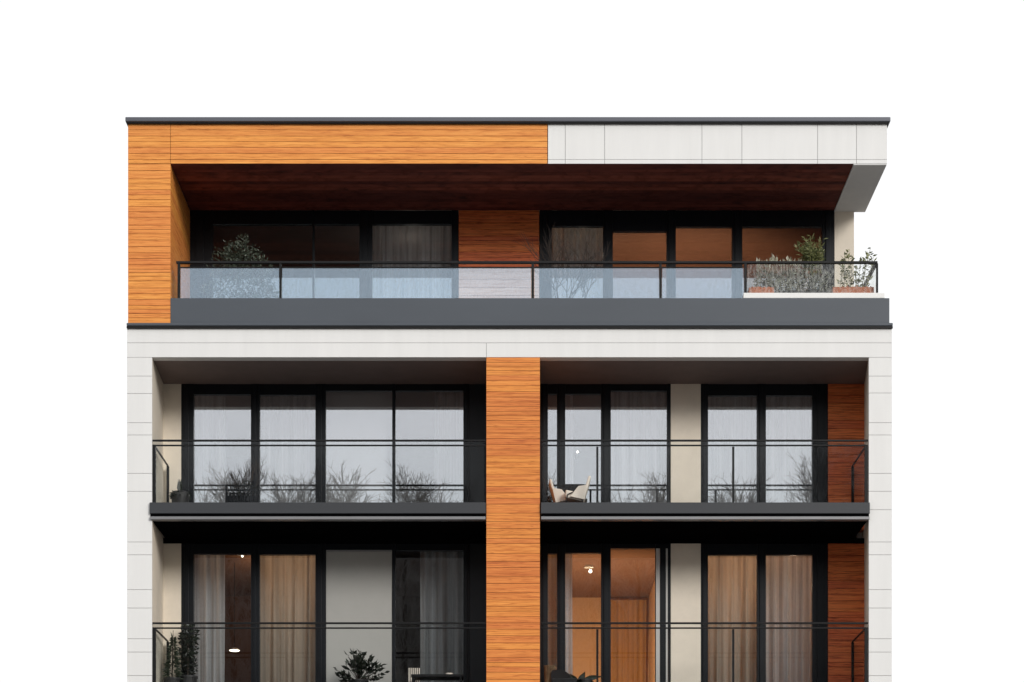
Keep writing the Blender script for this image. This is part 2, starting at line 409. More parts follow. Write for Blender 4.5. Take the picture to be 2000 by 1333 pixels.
# balustrades
def rod(b, p0, p1, w=.032):
    (xa,ya,za), (xb,yb,zb) = p0, p1; h = w/2
    if abs(xb-xa) > .1: b.box(xa, xb, ya-h, ya+h, za-h, za+h)
    elif abs(yb-ya) > .1: b.box(xa-h, xa+h, ya, yb, za-h, za+h)
    else: b.box(xa-h, xa+h, ya-h, ya+h, za, zb)
def balustrade(px0, px1, z, posts, end):
    zy = lambda y: z + (983 - y)/K
    f = .035; x0, x1 = X(px0), X(px1); xe = x0+.03 if end < 0 else x1-.03
    b = MB(); rod(b, (x0,f,zy(860)), (x1,f,zy(860)), .031); rod(b, (x0,f,zy(869.5)), (x1,f,zy(869.5)), .025)
    rod(b, (xe,f+.02,zy(869)), (xe,1.4,zy(869)), .026); rod(b, (xe,f+.02,zy(860.5)), (xe,f+.12,zy(860.5)), .03)
    o = part(b, 'balustrade', 'rail', bevel=.004)
    for p in posts: part(MB().box(X(p)-.018, X(p)+.018, f+.02, f+.06, z, zy(871.2)), 'post', 'rail', o)
    part(MB().box(xe-.026, xe+.026, f-.02, f+.03, z, zy(871)), 'post', 'rail', o)
    part(MB().box(xe-.022, xe+.022, 1.37, 1.41, z, zy(870.4)), 'post', 'rail', o)
    part(MB().box(x0+.02, x1-.02, f-.005, f+.005, z+.004, zy(861.6)), 'glass_panel', 'rglass', o)
    part(MB().box(xe-.005, xe+.005, f+.06, 1.365, z+.004, zy(870.2)), 'glass_panel', 'rglass', o)
for z in (ZF1, ZF2, ZF3):
    balustrade(297, 948, z, [], -1)
    balustrade(1057, 1696, z, [1167, 1308, 1433], 1)

# terrace railing of the top floor
f = .075; zr = Z(513.5, f)
b = MB(); b.box(X(343), X(1715), f-.03, f+.03, Z(515.6,f), Z(511.4,f)); b.box(X(346), X(1452), f-.012, f+.012, Z(524.2,f), Z(522,f))
b.box(X(1713)-.03, X(1713)+.03, f+.03, d2, Z(515.6,f), Z(511.4,f))
tr = part(b, 'balustrade', 'rail', bevel=.004)
for p, w in ((349.5,.021), (548,.017), (1040.5,.022), (1290,.020), (1456,.021), (1713,.015)):
    zb = Z(583) if p < 1450 else Z(572)+.001
    part(MB().box(X(p,f)-w, X(p,f)+w, f-.025, f+.025, zb, Z(515.8,f)), 'post', 'rail', tr)
for a, c in ((353,545), (551.5,1037), (1044,1287), (1293.5,1452)):
    part(MB().box(X(a,f), X(c,f), f-.006, f+.006, Z(583)+.003, Z(524.7,f)), 'glass_panel', 'mglass', tr)
part(MB().box(X(1460,f), X(1709.5,f), f-.006, f+.006, Z(572)+.004, Z(517,f)), 'glass_panel', 'dglass', tr)
part(MB().box(X(1713)-.006, X(1713)+.006, f+.04, .6, Z(572)+.004, Z(517,f)), 'glass_panel', 'dglass', tr)

# windows ---------------------------------------------------------------
def window(px0, px1, py0, zbot, panes, d, gm, sill=True, label=None):
    """panes: (left, right, top) in facade pixels at depth d; frame pieces fill the rest"""
    b = MB(); zt = Z(py0, d); x = px0
    for (a, c, t) in panes:
        if a > x:
            b.box(X(x,d), X(a,d), d, d+.12, zbot, zt)
            w = X(a,d)-X(x,d)
            if w > .1: b.box(X(x,d)+w*.28, X(x,d)+w*.62, d-.022, d-.001, zbot, zt-.03)
        b.box(X(a,d)+.001, X(c,d)-.001, d+.012, d+.118, Z(t,d), zt-.002)
        b.box(X(a,d)+.001, X(c,d)-.001, d+.012, d+.118, zbot, zbot+.09)
        x = c
    if px1 > x:
        b.box(X(x,d), X(px1,d), d, d+.12, zbot, zt)
        w = X(px1,d)-X(x,d)
        if w > .1: b.box(X(x,d)+w*.30, X(x,d)+w*.68, d-.022, d-.001, zbot, zt-.03)
    w = part(b, 'window', 'frame', bevel=.003)
    for (a, c, t) in panes:
        part(MB().box(X(a,d)+.002, X(c,d)-.002, d+.055, d+.067, zbot+.091, Z(t,d)-.001), 'pane', gm, w)
    return w
def at_storey(y, k): return y + 312*k          # window heads of the storey below (measured at the recess plane)
PL = [(378,490,770),(507,616,771),(636,766,763),(772,905,763)]
PR = [(1070,1088,769),(1104,1174,769),(1193,1303,763)]
PB = [(1383,1479,772),(1496,1587,772)]
for k, z, gm in ((0,ZF1,'pane'), (1,ZF2,'panelow')):
    s = lambda P: [(a, c, at_storey(t,k)) for a, c, t in P]
    window(354, 917, at_storey(750,k), z, s(PL), d1, gm)
    if k == 0: window(1057, 1310, 750, z, s(PR), d1, gm)
    else: window(1057, 1310, 1062, z, [(1070,1088,1081),(1104,1174,1080),(1193,1280,1071)], d1, gm)
    window(1369, 1617, at_storey(750,k), z, s(PB), d1, gm)
    zt = Z(at_storey(750,k), d1)
    part(MB().box(X(318,d1), X(354,d1)-.002, d1+.005, d1+.2, z, zt), 'wall', 'cream')
    part(MB().box(X(917,d1)+.002, X(1056,d1), d1+.01, d1+.2, z, zt), 'wall', 'cladding')
    part(MB().box(X(1310,d1)+.002, X(1369,d1)-.002, d1+.005, d1+.2, z, zt), 'wall', 'cream')
    part(planks(1617.5, 1688.5, ysplit(at_storey(750,k), at_storey(750,k)+285, 8, 24), d1-.02, d1+.2, gap=.007), 'wood_cladding', 'woodred')
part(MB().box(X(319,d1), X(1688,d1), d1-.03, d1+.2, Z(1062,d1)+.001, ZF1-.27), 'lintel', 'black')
# fixed grey panel beside the lower right window
part(MB().box(X(1281,d1), X(1304,d1), d1-.012, d1-.002, ZF2+.01, Z(1072,d1)), 'infill_panel', 'greywall')
# lowest visible storey's recess below the picture
part(MB().box(X(319,d1), X(1688,d1), d1, d1+.2, 0, ZF2-.3), 'wall', 'cream')

zf = Z(641)+.175
window(370, 895, 410.6, zf, [(415,610,437),(614,702,437),(727,882,437)], d2, 'panetop')
window(1054, 1629, 410.6, zf, [(1078,1178,441),(1197,1302,451),(1320,1430,442),(1450,1606,442)], d2, 'panetop')
part(planks(896, 1053, ysplit(411, 522.5, 8, 16), d2-.02, d2+.2, gap=.007), 'wood_cladding', 'woodred')
part(planks(896, 1053, ysplit(522.5, 650, 14, 24), d2-.02, d2+.2, gap=.007), 'wood_cladding', 'woodhaze')['label'] = 'boards coloured pale with the milky glass reflection, below the railing line'

# rooms behind the glass ----------------------------------------------------
def room(x0, x1, d0, db, z0, z1, wall, ceil):
    part(MB().box(x0, x1, db, db+.1, z0, z1), 'interior_wall', wall)
    part(MB().box(x0-.1, x0, d0, db+.1, z0, z1), 'interior_wall', wall)
    part(MB().box(x1, x1+.1, d0, db+.1, z0, z1), 'interior_wall', wall)
    part(MB().box(x0-.1, x1+.1, d0, db+.1, z1+.001, z1+.03), 'interior_ceiling', ceil)
    part(MB().box(x0-.1, x1+.1, d0, db+.1, z0-.03, z0-.001), 'interior_floor', 'floor')
zc1 = Z(750,d1)+.0; zc2 = Z(1062,d1)+.02
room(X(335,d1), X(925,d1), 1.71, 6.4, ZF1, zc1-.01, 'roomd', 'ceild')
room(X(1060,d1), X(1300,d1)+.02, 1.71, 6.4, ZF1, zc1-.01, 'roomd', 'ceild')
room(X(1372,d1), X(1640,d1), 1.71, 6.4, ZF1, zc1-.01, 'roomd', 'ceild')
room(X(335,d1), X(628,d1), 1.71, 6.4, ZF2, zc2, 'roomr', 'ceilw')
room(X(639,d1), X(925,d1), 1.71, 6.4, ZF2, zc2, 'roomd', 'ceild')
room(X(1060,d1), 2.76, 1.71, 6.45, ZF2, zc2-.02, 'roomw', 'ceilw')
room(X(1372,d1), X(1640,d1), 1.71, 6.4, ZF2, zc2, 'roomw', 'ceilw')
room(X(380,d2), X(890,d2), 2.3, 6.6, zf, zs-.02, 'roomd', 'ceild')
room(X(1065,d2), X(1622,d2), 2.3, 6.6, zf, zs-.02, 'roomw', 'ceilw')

# curtains and blinds ----------------------------------------------------------
def curtain(px0, px1, ytop, zbot, d, m, label, amp=.045, group=None, lean=0.):
    x0, x1 = X(px0,d), X(px1,d); zt = Z(ytop,d)
    L = x1-x0; n = max(24, int(L*70)); rows = 7; b = MB()
    ph = random.uniform(0,6); f1 = random.uniform(20,26); f2 = random.uniform(9,13)
    vs = []
    for j in range(rows):
        t = j/(rows-1); z = zt + (zbot-zt)*t
        for i in range(n+1):
            u = i/n; xx = x0 + L*u
            w = math.sin(f1*xx + ph + .8*math.sin(f2*xx*.6)) * (.6+.4*math.sin(f2*xx+ph*2)) + .35*math.sin(f1*2.3*xx)
            vs.append((xx + .012*math.sin(f1*xx*1.3+2*t), d + amp*(.55+.45*t)*w, z))
    fs = [(j*(n+1)+i, j*(n+1)+i+1, (j+1)*(n+1)+i+1, (j+1)*(n+1)+i) for j in range(rows-1) for i in range(n)]
    b.add(vs, fs)
    return tag(b.build('curtain', M[m], None, smooth=True), label, 'curtain', group)
dc = d1 + .24
GC = 'pleated curtains hanging behind the window panes'
curtain(374, 441, 757, ZF1+.02, dc, 'curtain', 'sheer pale curtain drawn to the left edge of the leftmost pane, middle floor', group=GC)
curtain(503, 622, 757, ZF1+.02, dc, 'curtain', 'sheer pale curtain filling the second pane from the left, middle floor', group=GC)
curtain(848, 912, 757, ZF1+.02, dc, 'curtain', 'sheer pale curtain bunched beside the dark cladding left of the timber pillar, middle floor', group=GC)
curtain(1098, 1120, 757, ZF1+.02, dc, 'curtain', 'narrow white curtain behind the lounge chairs right of the timber pillar, middle floor', group=GC)
curtain(1188, 1307, 757, ZF1+.02, dc, 'curtain', 'sheer pale curtain left of the cream wall strip, middle floor right balcony', group=GC)
curtain(1378, 1484, 757, ZF1+.02, dc, 'curtain', 'sheer pale curtain right of the cream wall strip, middle floor right balcony', group=GC)
curtain(1490, 1592, 757, ZF1+.02, dc, 'curtain', 'sheer pale curtain nearest the red timber panel, middle floor', group=GC)
curtain(374, 438, 1076, ZF2+.02, dc, 'curtain', 'pale curtain drawn to the left edge of the leftmost pane, lowest floor', group=GC)
curtain(502, 622, 1072, ZF2+.02, dc, 'drape', 'warm lit brown curtain filling the second pane from the left, lowest floor', amp=.085, group=GC)
curtain(820, 912, 1072, ZF2+.02, dc, 'curtain', 'grey pleated curtain beside the dark cladding, lowest floor left balcony', amp=.085, group=GC)
curtain(1066, 1090, 1072, ZF2+.02, dc, 'drape', 'short brown curtain strip right against the timber pillar, lowest floor', group=GC)
curtain(1099, 1119, 1072, ZF2+.02, dc, 'curtain', 'narrow white curtain left of the orange lit room wall, lowest floor', group=GC)
curtain(1378, 1484, 1074, ZF2+.02, dc, 'drape', 'golden brown curtain right of the grey wall strip, lowest floor right balcony', amp=.085, group=GC)
curtain(1490, 1592, 1074, ZF2+.02, dc, 'curtain', 'grey and brown curtain nearest the red timber panel, lowest floor', amp=.085, group=GC)
curtain(1186, 1262, 1172, ZF2+.02, 6.3, 'tan', 'tan drape on the rear wall of the orange lit room, lowest floor', group=GC)
dt = d2 + .26
curtain(722, 888, 430, zf+.02, dt, 'curtain', 'wide grey curtain left of the timber panel on the top floor', amp=.085, group=GC)
curtain(1074, 1101, 430, zf+.02, dt, 'curtain', 'narrow grey curtain right of the timber panel on the top floor', group=GC)
def blind(px0, px1, y0, zb, d, m, label):
    t = thing('roller_blind', label, 'blind', (0,0,0), 'flat blinds lowered over single panes')
    zt = Z(y0,d)
    MB().box(X(px0,d), X(px1,d), d, d+.006, zb, zt).build('blind_fabric', M[m], t)
    MB().box(X(px0,d), X(px1,d), d-.006, d+.012, zb-.03, zb-.001).build('bottom_bar', M['trim'], t)
    MB().tube((X(px0,d), d+.01, zt+.02), (X(px1,d), d+.01, zt+.02), .02, n=10).build('roller_tube', M['trim'], t)
blind(633, 769, 756, ZF1+.1, d1+.2, 'blind', 'flat grey roller blind lowered over the third pane from the left, middle floor')
blind(637, 765.5, 1078, ZF2+.13, d1+.018, 'gblind', 'flat grey screen lowered outside the third pane from the left, lowest floor')
blind(1102, 1180, 436, zf+.1, d2+.34, 'curtain', 'flat grey blind behind the bare twigs on the top floor')

# lamps --------------------------------------------------------------------------
def point(name, loc, p, c=(1.,.66,.38), r=.15):
    l = bpy.data.lights.new(name, 'POINT'); l.energy = p; l.color = c; l.shadow_soft_size = r
    o = bpy.data.objects.new(name, l); col.objects.link(o); o.location = loc; return o
def spot(px, y, d, zc, label, q=1.):
    x = X(px,d); z = Z(y,d)
    t = thing('ceiling_lamp', label, 'lamp', (x,d,zc))
    MB().lathe([(0,0),(.09,0),(.09,-.03),(0,-.03)], (x,d,zc-.002)).build('lamp_base', M['lampw'], t)
    MB().tube((x,d,zc-.03), (x+.02,d,zc-.09), .012).build('lamp_arm', M['lampw'], t)
    MB().lathe([(0,-.08*q),(.022*q,-.075*q),(.032*q,-.05*q),(.022*q,-.025*q),(0,-.02*q)], (x+.03,d,zc-.05+.03*(1-q))).build('bulb', M['bulb'], t, smooth=True)
dl = 4.2
spot(1150, 1115, 3.4, zc2-.02, 'lit ceiling spotlight in the orange room right of the timber pillar')
spot(470, 1094, 2.35, zc2-.0, 'small lit ceiling light in the leftmost room, lowest floor', .55)
x, z = X(458,3.2), Z(1271,3.2)
t = thing('pendant_lamp', 'lit white saucer pendant lamp in the dark leftmost room, lowest floor', 'lamp', (x,3.2,zc2))
MB().tube((x,3.2,z+.04), (x,3.2,zc2), .006).build('cord', M['rail'], t)
MB().lathe([(.0,.05),(.04,.045),(.10,.015),(.10,.0)], (x,3.2,z)).build('lamp_shade', M['lampw'], t, smooth=True)
MB().lathe([(.095,-.001),(.06,-.012),(0,-.016)], (x,3.2,z)).build('bulb', M['bulb'], t, smooth=True)
x, z = X(1128,5.6), Z(883,5.6)
t = thing('wall_lamp', 'tiny bright round lamp glinting behind the glass above the lounge chairs', 'lamp', (x,6.39,z))
MB().tube((x,6.39,z),(x,5.66,z),.012).build('lamp_arm', M['lampw'], t)
MB().lathe([(0,-.022),(.016,-.014),(.022,0),(.016,.014),(0,.022)], (x,5.6,z)).build('bulb', M['bulb'], t, smooth=True)
def added_uplight(px, d, z, p, c=(1.,.66,.38), aim=(0,.35,1), cone=120):  # unseen spot added to brighten a room, no lamp fitting there
    l = bpy.data.lights.new('added_uplight', 'SPOT'); l.energy = p; l.color = c; l.shadow_soft_size = .06
    l.spot_size = R(cone); l.spot_blend = .7
    o = bpy.data.objects.new('added_uplight', l); col.objects.link(o); o.location = (X(px,d), d, z)
    o.rotation_euler = (-Vector(aim)).to_track_quat('Z', 'Y').to_euler(); return o
added_uplight(1150, 2.9, ZF2+.3, 340, (1.,.66,.36), (0,.8,1), 150)
added_uplight(470, 3.4, ZF2+.3, 30)
added_uplight(1480, 3.2, ZF2+.3, 60)
added_uplight(1330, 3.8, zf+.2, 290, (1.,.60,.36))
point('added_fill_light', (X(560,2.9), 2.9, zc2-.35), 36, (1.,.66,.40), r=.08)  # unseen point lamps added so the curtains and blind glow, no cove there
point('added_fill_light', (X(1432,2.9), 2.9, zc2-.35), 36, (1.,.66,.40), r=.08)
point('added_fill_light', (X(1545,2.9), 2.9, zc2-.5), 9, (1.,.66,.42), r=.08)
point('added_fill_light', (X(805,3.3), 3.3, zs-.4), 7, (1.,.86,.72), r=.08)
point('added_fill_light', (X(1140,3.2), 3.2, zs-.4), 9, (1.,.86,.64), r=.08)

# plants ----------------------------------------------------------------------------
def blob_leaves(mb, c, r, n, L, W, up=.3, shell=.55):
    c = Vector(c)
    for _ in range(n):
        v = Vector((random.gauss(0,1), random.gauss(0,1), random.gauss(0,1))).normalized()
        k = shell + (1-shell)*random.random()**.5
        if random.random() < .25: k *= random.uniform(.3,1)
        p = c + Vector((v.x*r[0], v.y*r[1], v.z*r[2]))*k
        dd = v + Vector((jig(.8), jig(.8), up+jig(.6)))
        mb.leaf(p, dd, L*random.uniform(.6,1.3), W*random.uniform(.7,1.2))
def pot(t, c, r, h, m='pot', name='pot', taper=.72):
    MB().lathe([(0,0),(r*taper,0),(r*.97,h*.9),(r*1.04,h*.9),(r*1.04,h),(r*.92,h),(r*.9,h*.88),(0,h*.86)], c, 20).build(name, M[m], t, smooth=False)

zt0 = Z(641)+.17                                  # terrace floor
# olive bush, top floor left
d = 1.05; c = (X(470,d), d, zt0)
t = thing('potted_shrub', 'rounded olive green shrub behind the leftmost tinted glass of the top terrace', 'plant', c)
pot(t, c, .26, .38)
b = MB()
for i in range(9):
    a = i*.7; b.tube((c[0],c[1],c[2]+.33), (c[0]+.3*math.cos(a), c[1]+.25*math.sin(a), c[2]+.85+jig(.2)), .014, .006, 5)
b.build('stem', M['bark'], t)
b = MB()
for ox, oz, rr in ((-.26,.82,.30),(.0,1.06,.36),(.28,.86,.30),(.1,.65,.34),(-.2,1.2,.26),(.30,1.12,.24),(.02,1.34,.27),(-.46,.70,.2),(.46,.66,.2),(-.1,1.42,.2)):
    blob_leaves(b, (c[0]+ox, c[1]+jig(.1), c[2]+oz+.05), (rr*1.05,rr*.85,rr*1.05), 330, .062, .027)
for i in range(60):
    a = random.uniform(0,math.pi); 
    p = Vector((c[0]+.52*math.cos(a)+jig(.06), c[1]+jig(.3), c[2]+.85+.78*math.sin(a)+jig(.06)))
    for k in range(4): b.leaf(p+Vector((jig(.05),jig(.05),jig(.05))), (jig(1),jig(1),.5), .06, .02)
b.build('foliage', M['olive'], t)

# bare twigs, top floor
def twigs(mb, p, d, L, r, lev):
    p = Vector(p); d = Vector(d).normalized(); n = 4; q = p
    for i in range(n):
        d = (d + Vector((jig(.22), jig(.22), jig(.1)+.06))).normalized()
        e = q + d*L/n
        mb.tube(q, e, r*(1-.5*i/n), r*(1-.5*(i+1)/n), 4)
        if lev > 0 and i > 0:
            for _ in range(2):
                twigs(mb, e, d + Vector((jig(.9), jig(.5), .2+jig(.3))), L*.55, r*.55, lev-1)
        q = e
d = .7
t = thing('bare_shrub', 'leafless brown twigs behind the tinted terrace glass right of the timber panel', 'plant', (X(1108,d), d, zt0))
pot(t, (X(1108,d), d, zt0), .2, .3)
b = MB()
for i in range(8): twigs(b, (X(1100,d)+jig(.08), d+jig(.08), zt0+.26), ((i-3)*.13+jig(.1), jig(.2), 1), .85, .011, 2)
for i in range(3): twigs(b, (X(1143,d)+jig(.08), d+jig(.05), zt0+.26), (.16+jig(.2), jig(.2), 1), .62, .009, 2)
b.build('branch', M['twig'], t)

# planter corner, top floor right
zl = Z(572)+.002
def trough(px0, px1, ytop, label):
    y0, y1 = .16, .52; x0, x1 = X(px0,.16), X(px1,.16); zt = Z(ytop,.16)
    t = thing('terracotta_trough', label, 'planter', ((x0+x1)/2, .34, zl), 'terracotta troughs on the white ledge')
    w = .02; b = MB()
    b.box(x0,x1,y0,y0+w,zl,zt); b.box(x0,x1,y1-w,y1,zl,zt); b.box(x0,x0+w,y0+w,y1-w,zl,zt); b.box(x1-w,x1,y0+w,y1-w,zl,zt)
    b.build('trough', M['terra'], t)
    b = MB(); b.box(x0+w,x1-w,y0+w,y1-w,zl,zt-.02)
    for i in range(90):
        px, pyy, r = random.uniform(x0+.03,x1-.03), random.uniform(y0+.03,y1-.03), random.uniform(.012,.026)
        b.lathe([(0,-r),(r,-r*.2),(r*.7,r*.7),(0,r)], (px,pyy,zt-.01+random.uniform(0,.03)), 6)
    b.build('clay_pebbles', M['terra'], t)
trough(1463, 1512, 562, 'short terracotta trough of clay pebbles at the left end of the white ledge')
trough(1627, 1707, 561, 'long terracotta trough of clay pebbles at the right end of the white ledge')
t = thing('box_shrub', 'dense mottled hedge shrub behind the splashed glass on the white ledge', 'plant', (X(1550,.36), .36, zl))
b = MB().box(X(1515,.2), X(1618,.2), .2, .54, zl, zl+.10); b.build('planter', M['pot'], t)
b = MB()
for i in range(10): b.tube((X(1520+i*10,.36), .36, zl+.09), (X(1505+i*12,.36), .36+jig(.1), zl+.4), .01, .004, 5)
b.build('stem', M['bark'], t)
b = MB()
for i in range(13):
    q = 1486 + i*10.5
    blob_leaves(b, (X(q,.36), .36+jig(.06), zl+.2+jig(.05)+ (.12 if i < 9 else .08)), (.12,.15,.17), 130, .06, .026, up=.4)
b.build('foliage', M['hedge'], t)
# pale upright plant tips along the rail
t = thing('pale_grass', 'pale spiky plant tips rising just above the terrace rail left of the small tree', 'plant', (X(1510,.3), .3, zl))
b = MB()
for q, h in ((1481,504),(1484,506),(1494,507),(1505,502),(1511,497),(1516,503),(1524,506),(1533,505),(1539,500),(1546,506),(1500,508),(1553,507),(1560,506)):
    for k in range(4):
        x0 = X(q,.3)+jig(.03); z0 = zl+.05; top = Z(h,.3)+jig(.015)
        b.tube((x0+jig(.05),.3+jig(.06),z0), (x0,.3,top-.09), .003, .002, 4); b.leaf((x0+jig(.03),.3+jig(.05),top-.13), (jig(.7),jig(.7),1), .09, .025)
        b.leaf((x0,.3+jig(.05),top-.1), (jig(.4),jig(.4),1), .10, .03)
b.build('foliage', leafmat('pale_leaf', (.35,.34,.24), (.72,.70,.58), .3), t)
# small tree
d = .42; xb = X(1588,d)
t = thing('young_tree', 'small feathery green tree rising above the terrace rail before the last window jamb', 'plant', (xb,d,zl))
MB().lathe([(0,0),(.10,0),(.13,.16),(0,.16)], (xb,d,zl), 14).build('pot', M['pot'], t)
b = MB(); tips = []
for i in range(16):
    top = Vector((xb + random.uniform(-.20,.17), d+jig(.15), Z(random.uniform(467,512),d)))
    b.path([(xb+jig(.03),d,zl+.14), ((xb+top.x)/2+jig(.04), d+jig(.05), (zl+.2+top.z)/2), top], .006, 4); tips.append(top)
for (q, y) in ((1556,481),(1562,475),(1568,490),(1604,470)): 
    top = Vector((X(q,d), d, Z(y,d))); b.path([(xb,d,Z(512,d)), (X(1580,d),d,Z(487,d)), top], .004, 4); tips.append(top)
b.build('stem', M['stemg'], t)
b = MB()
for p in tips:
    for k in range(44):
        s_ = random.random(); q = Vector((xb,d,Z(530,d))).lerp(p, .25+.75*s_)
        b.leaf(q+Vector((jig(.035),jig(.04),jig(.035))), (jig(1)-.3,jig(1),.35+jig(.5)), random.uniform(.06,.12), random.uniform(.018,.032))
b.build('foliage', M['fresh'], t)
# plant in the right trough
d = .34
t = thing('leafy_stems', 'thin leafy stems standing in the right terracotta trough against the white sky', 'plant', (X(1668,d),d,zl+.1))
b = MB(); lf = MB()
for q0, q1, y1 in ((1652,1658,488),(1650,1650,500),(1660,1664,503),(1680,1700,484),(1682,1692,494),(1676,1683,503),(1690,1706,502),(1640,1644,520),(1670,1672,522),(1665,1655,530)):
    p0 = Vector((X(q0,d),d+jig(.08),zl+.08)); p1 = Vector((X(q1,d),d+jig(.08),Z(y1,d))); b.tube(p0,p1,.006,.003,4)
    for k in range(34):
        s_ = random.random()**.7; q = p0.lerp(p1, s_)
        lf.leaf(q+Vector((jig(.03),jig(.05),jig(.02))), (jig(1),jig(1),.4+jig(.4)), random.uniform(.055,.10), random.uniform(.022,.04))
b.build('stem', M['stemg'], t); lf.build('foliage', M['fresh'], t)

# middle floor, left balcony
d = 1.12; c = (X(352,d), d, ZF1)
t = thing('potted_cactus', 'dark round pot with one pointed succulent at the left end of the middle balcony', 'plant', c)
MB().lathe([(0,0),(.10,0),(.13,.10),(.155,.34),(.17,.42),(.14,.46),(.13,.44),(0,.43)], c, 18).build('pot', M['pot'], t, smooth=True)
b = MB()
for i in range(70):
    a = random.uniform(0,6.28); b.leaf((c[0]+.13*math.cos(a), c[1]+.13*math.sin(a), c[2]+.40+jig(.05)), (math.cos(a),math.sin(a),jig(.8)), .07, .03)
b.build('foliage', M['dleaf'], t)
b = MB()
for a in range(3): b.leaf((c[0]-.01+a*.012, c[1], c[2]+.40), (-.10+.05*a,.0,1), .30, .065)
b.leaf((c[0]-.08,c[1],c[2]+.44), (-.6,0,.5), .09, .03)
b.build('pointed_leaf', M['dleaf'], t)

d = 1.3; xa, xb = X(443,d), X(498,d)
t = thing('slatted_planter', 'dark slatted planter with a twiggy shrub against the leftmost pane, middle floor', 'planter', ((xa+xb)/2,d,ZF1))
b = MB()
for i in range(9):
    x = xa + (xb-xa)*i/8; b.box(x-.018, x+.018, d-.02, d, ZF1, ZF1+.50)
b.box(xa-.02, xb+.02, d-.03, d-.021, ZF1+.52, ZF1+.55); b.box(xa-.02, xb+.02, d-.03, d-.021, ZF1+.60, ZF1+.62)
b.box(xa-.02, xa+.005, d-.045, d-.031, ZF1, ZF1+.62)
b.box(xa, xb, d+.003, d+.16, ZF1, ZF1+.45)
b.build('planter_box', M['frame'], t)
b = MB()
for i in range(7): twigs(b, (xa+(xb-xa)*(.15+.12*i), d+.08, ZF1+.42), (.1*(i-3)*.5+.05, jig(.1), 1), .26+.03*i, .006, 2)
b.build('branch', M['twig'], t)
b = MB(); blob_leaves(b, ((xa+xb)/2+.06, d+.05, ZF1+.55), (.22,.08,.16), 170, .05, .022); b.build('foliage', M['dleaf'], t)

# middle floor, right balcony: two lounge chairs and a low table
def lounge(x, d, z, flip, label):
    t = thing('lounge_chair', label, 'chair', (x,d,z), 'cream lounge chairs at the low table')
    F = lambda a: x + flip*a*.66
    w0, w1 = d-.26, d+.26
    def prof(p): return [(F(a), z+h*.86) for a, h in (p if flip > 0 else p[::-1])]
    MB().side(prof([(-.28,.25),(.20,.17),(.22,.33),(-.27,.41)]), w0, w1).build('seat', M['chair'], t, bevel=.02)
    MB().side(prof([(.17,.27),(.24,.27),(.40,.68),(.33,.70)]), w0, w1).build('backrest', M['chair'], t, bevel=.02)
    for yy in (w0-.02, w1+.02):
        pts = [(F(.20),yy,z+.02)] + [(F(.20-.50*(1-math.cos(a))/1.0*.5), yy, z+.02+.29*math.sin(a)) for a in [i*math.pi/10 for i in range(1,6)]] + [(F(-.22),yy,z+.26),(F(-.27),yy,z+.02)]
        MB().path(pts, .010, 6).build('leg', M['rail'], t)
        MB().side(prof([(-.16,.26),(.22,.20),(.31,.50),(.06,.47)]), yy-.016, yy+.016).build('armrest', M['chair'], t, bevel=.006)
lounge(X(1124,.75), .75, ZF1, 1, 'cream reclined lounge chair right of the dark low table, middle floor')
lounge(X(1101,.95), .98, ZF1, -1, 'cream lounge chair left of the dark low table, next to the timber pillar')
d = 1.25; xa, xb = X(1091,d), X(1141,d)
t = thing('low_table', 'dark low table between the two cream lounge chairs, middle floor', 'table', ((xa+xb)/2,d,ZF1))
MB().box(xa, xb, d-.16, d+.16, Z(966,d), Z(950,d)).build('tabletop', M['dfab'], t, bevel=.01)
MB().tube(((xa+xb)/2,d,ZF1+.03), ((xa+xb)/2,d,Z(966,d)), .03, n=10).build('leg', M['rail'], t)
MB().box((xa+xb)/2-.16, (xa+xb)/2+.16, d-.14, d+.14, ZF1, ZF1+.03).build('base', M['rail'], t)
d = 1.1
t = thing('twiggy_plant', 'thin dark plant squeezed between timber pillar and cream lounge chair, middle floor', 'plant', (X(1074,d),d,ZF1))
pot(t, (X(1074,d),d,ZF1), .09, .2)
b = MB()
for i in range(5): twigs(b, (X(1074,d)+jig(.03),d,ZF1+.18), (jig(.25),jig(.2),1), .45, .006, 1)
b.build('branch', M['twig'], t)
b = MB(); blob_leaves(b, (X(1075,d),d,ZF1+.38), (.06,.06,.2), 70, .06, .022); b.build('foliage', M['dleaf'], t)

# lowest floor, left balcony
d = 1.0; c = (X(336,d), d, ZF2)
t = thing('small_conifer', 'dark upright conifer behind the side glass at the left end of the lowest balcony', 'plant', c)
pot(t, c, .15, .28)
b = MB(); b.tube((c[0],c[1],c[2]+.24), (c[0]+.02,c[1],c[2]+1.12), .016, .005, 6); b.build('trunk', M['bark'], t)
b = MB()
for i in range(460):
    h = random.random(); r = (.17*(1-h)+.02)*random.uniform(.5,1); a = random.uniform(0,6.28)
    b.leaf((c[0]+.02*h+r*.5*math.cos(a), c[1]+r*.5*math.sin(a), c[2]+.28+.72*h), (math.cos(a),math.sin(a),-.15+jig(.5)), .05+r*.55, .025)
b.leaf((c[0]+.02,c[1],c[2]+.97), (-.35,0,1), .14, .03)
b.build('foliage', M['conif'], t)
d = 1.22; c = (X(367,d), d, ZF2)
t = thing('dark_bush', 'tall dark green bush in front of the left window jamb, lowest floor', 'plant', c)
pot(t, c, .17, .35)
b = MB(); b.tube((c[0],c[1],c[2]+.3), (c[0],c[1],c[2]+1.0), .018, .008, 6); b.build('trunk', M['bark'], t)
b = MB()
for hz in (.50,.66,.82,.98,1.1): blob_leaves(b, (c[0]+jig(.03), c[1], c[2]+hz), (.15,.14,.17), 120, .075, .035)
b.build('foliage', M['dleaf'], t)
d = .85; c = (X(700,d), d, ZF2)
t = thing('broadleaf_plant', 'black looking bushy broad leaved plant before the flat grey screen, lowest floor', 'plant', c)
pot(t, c, .17, .22)
b = MB(); lf = MB()
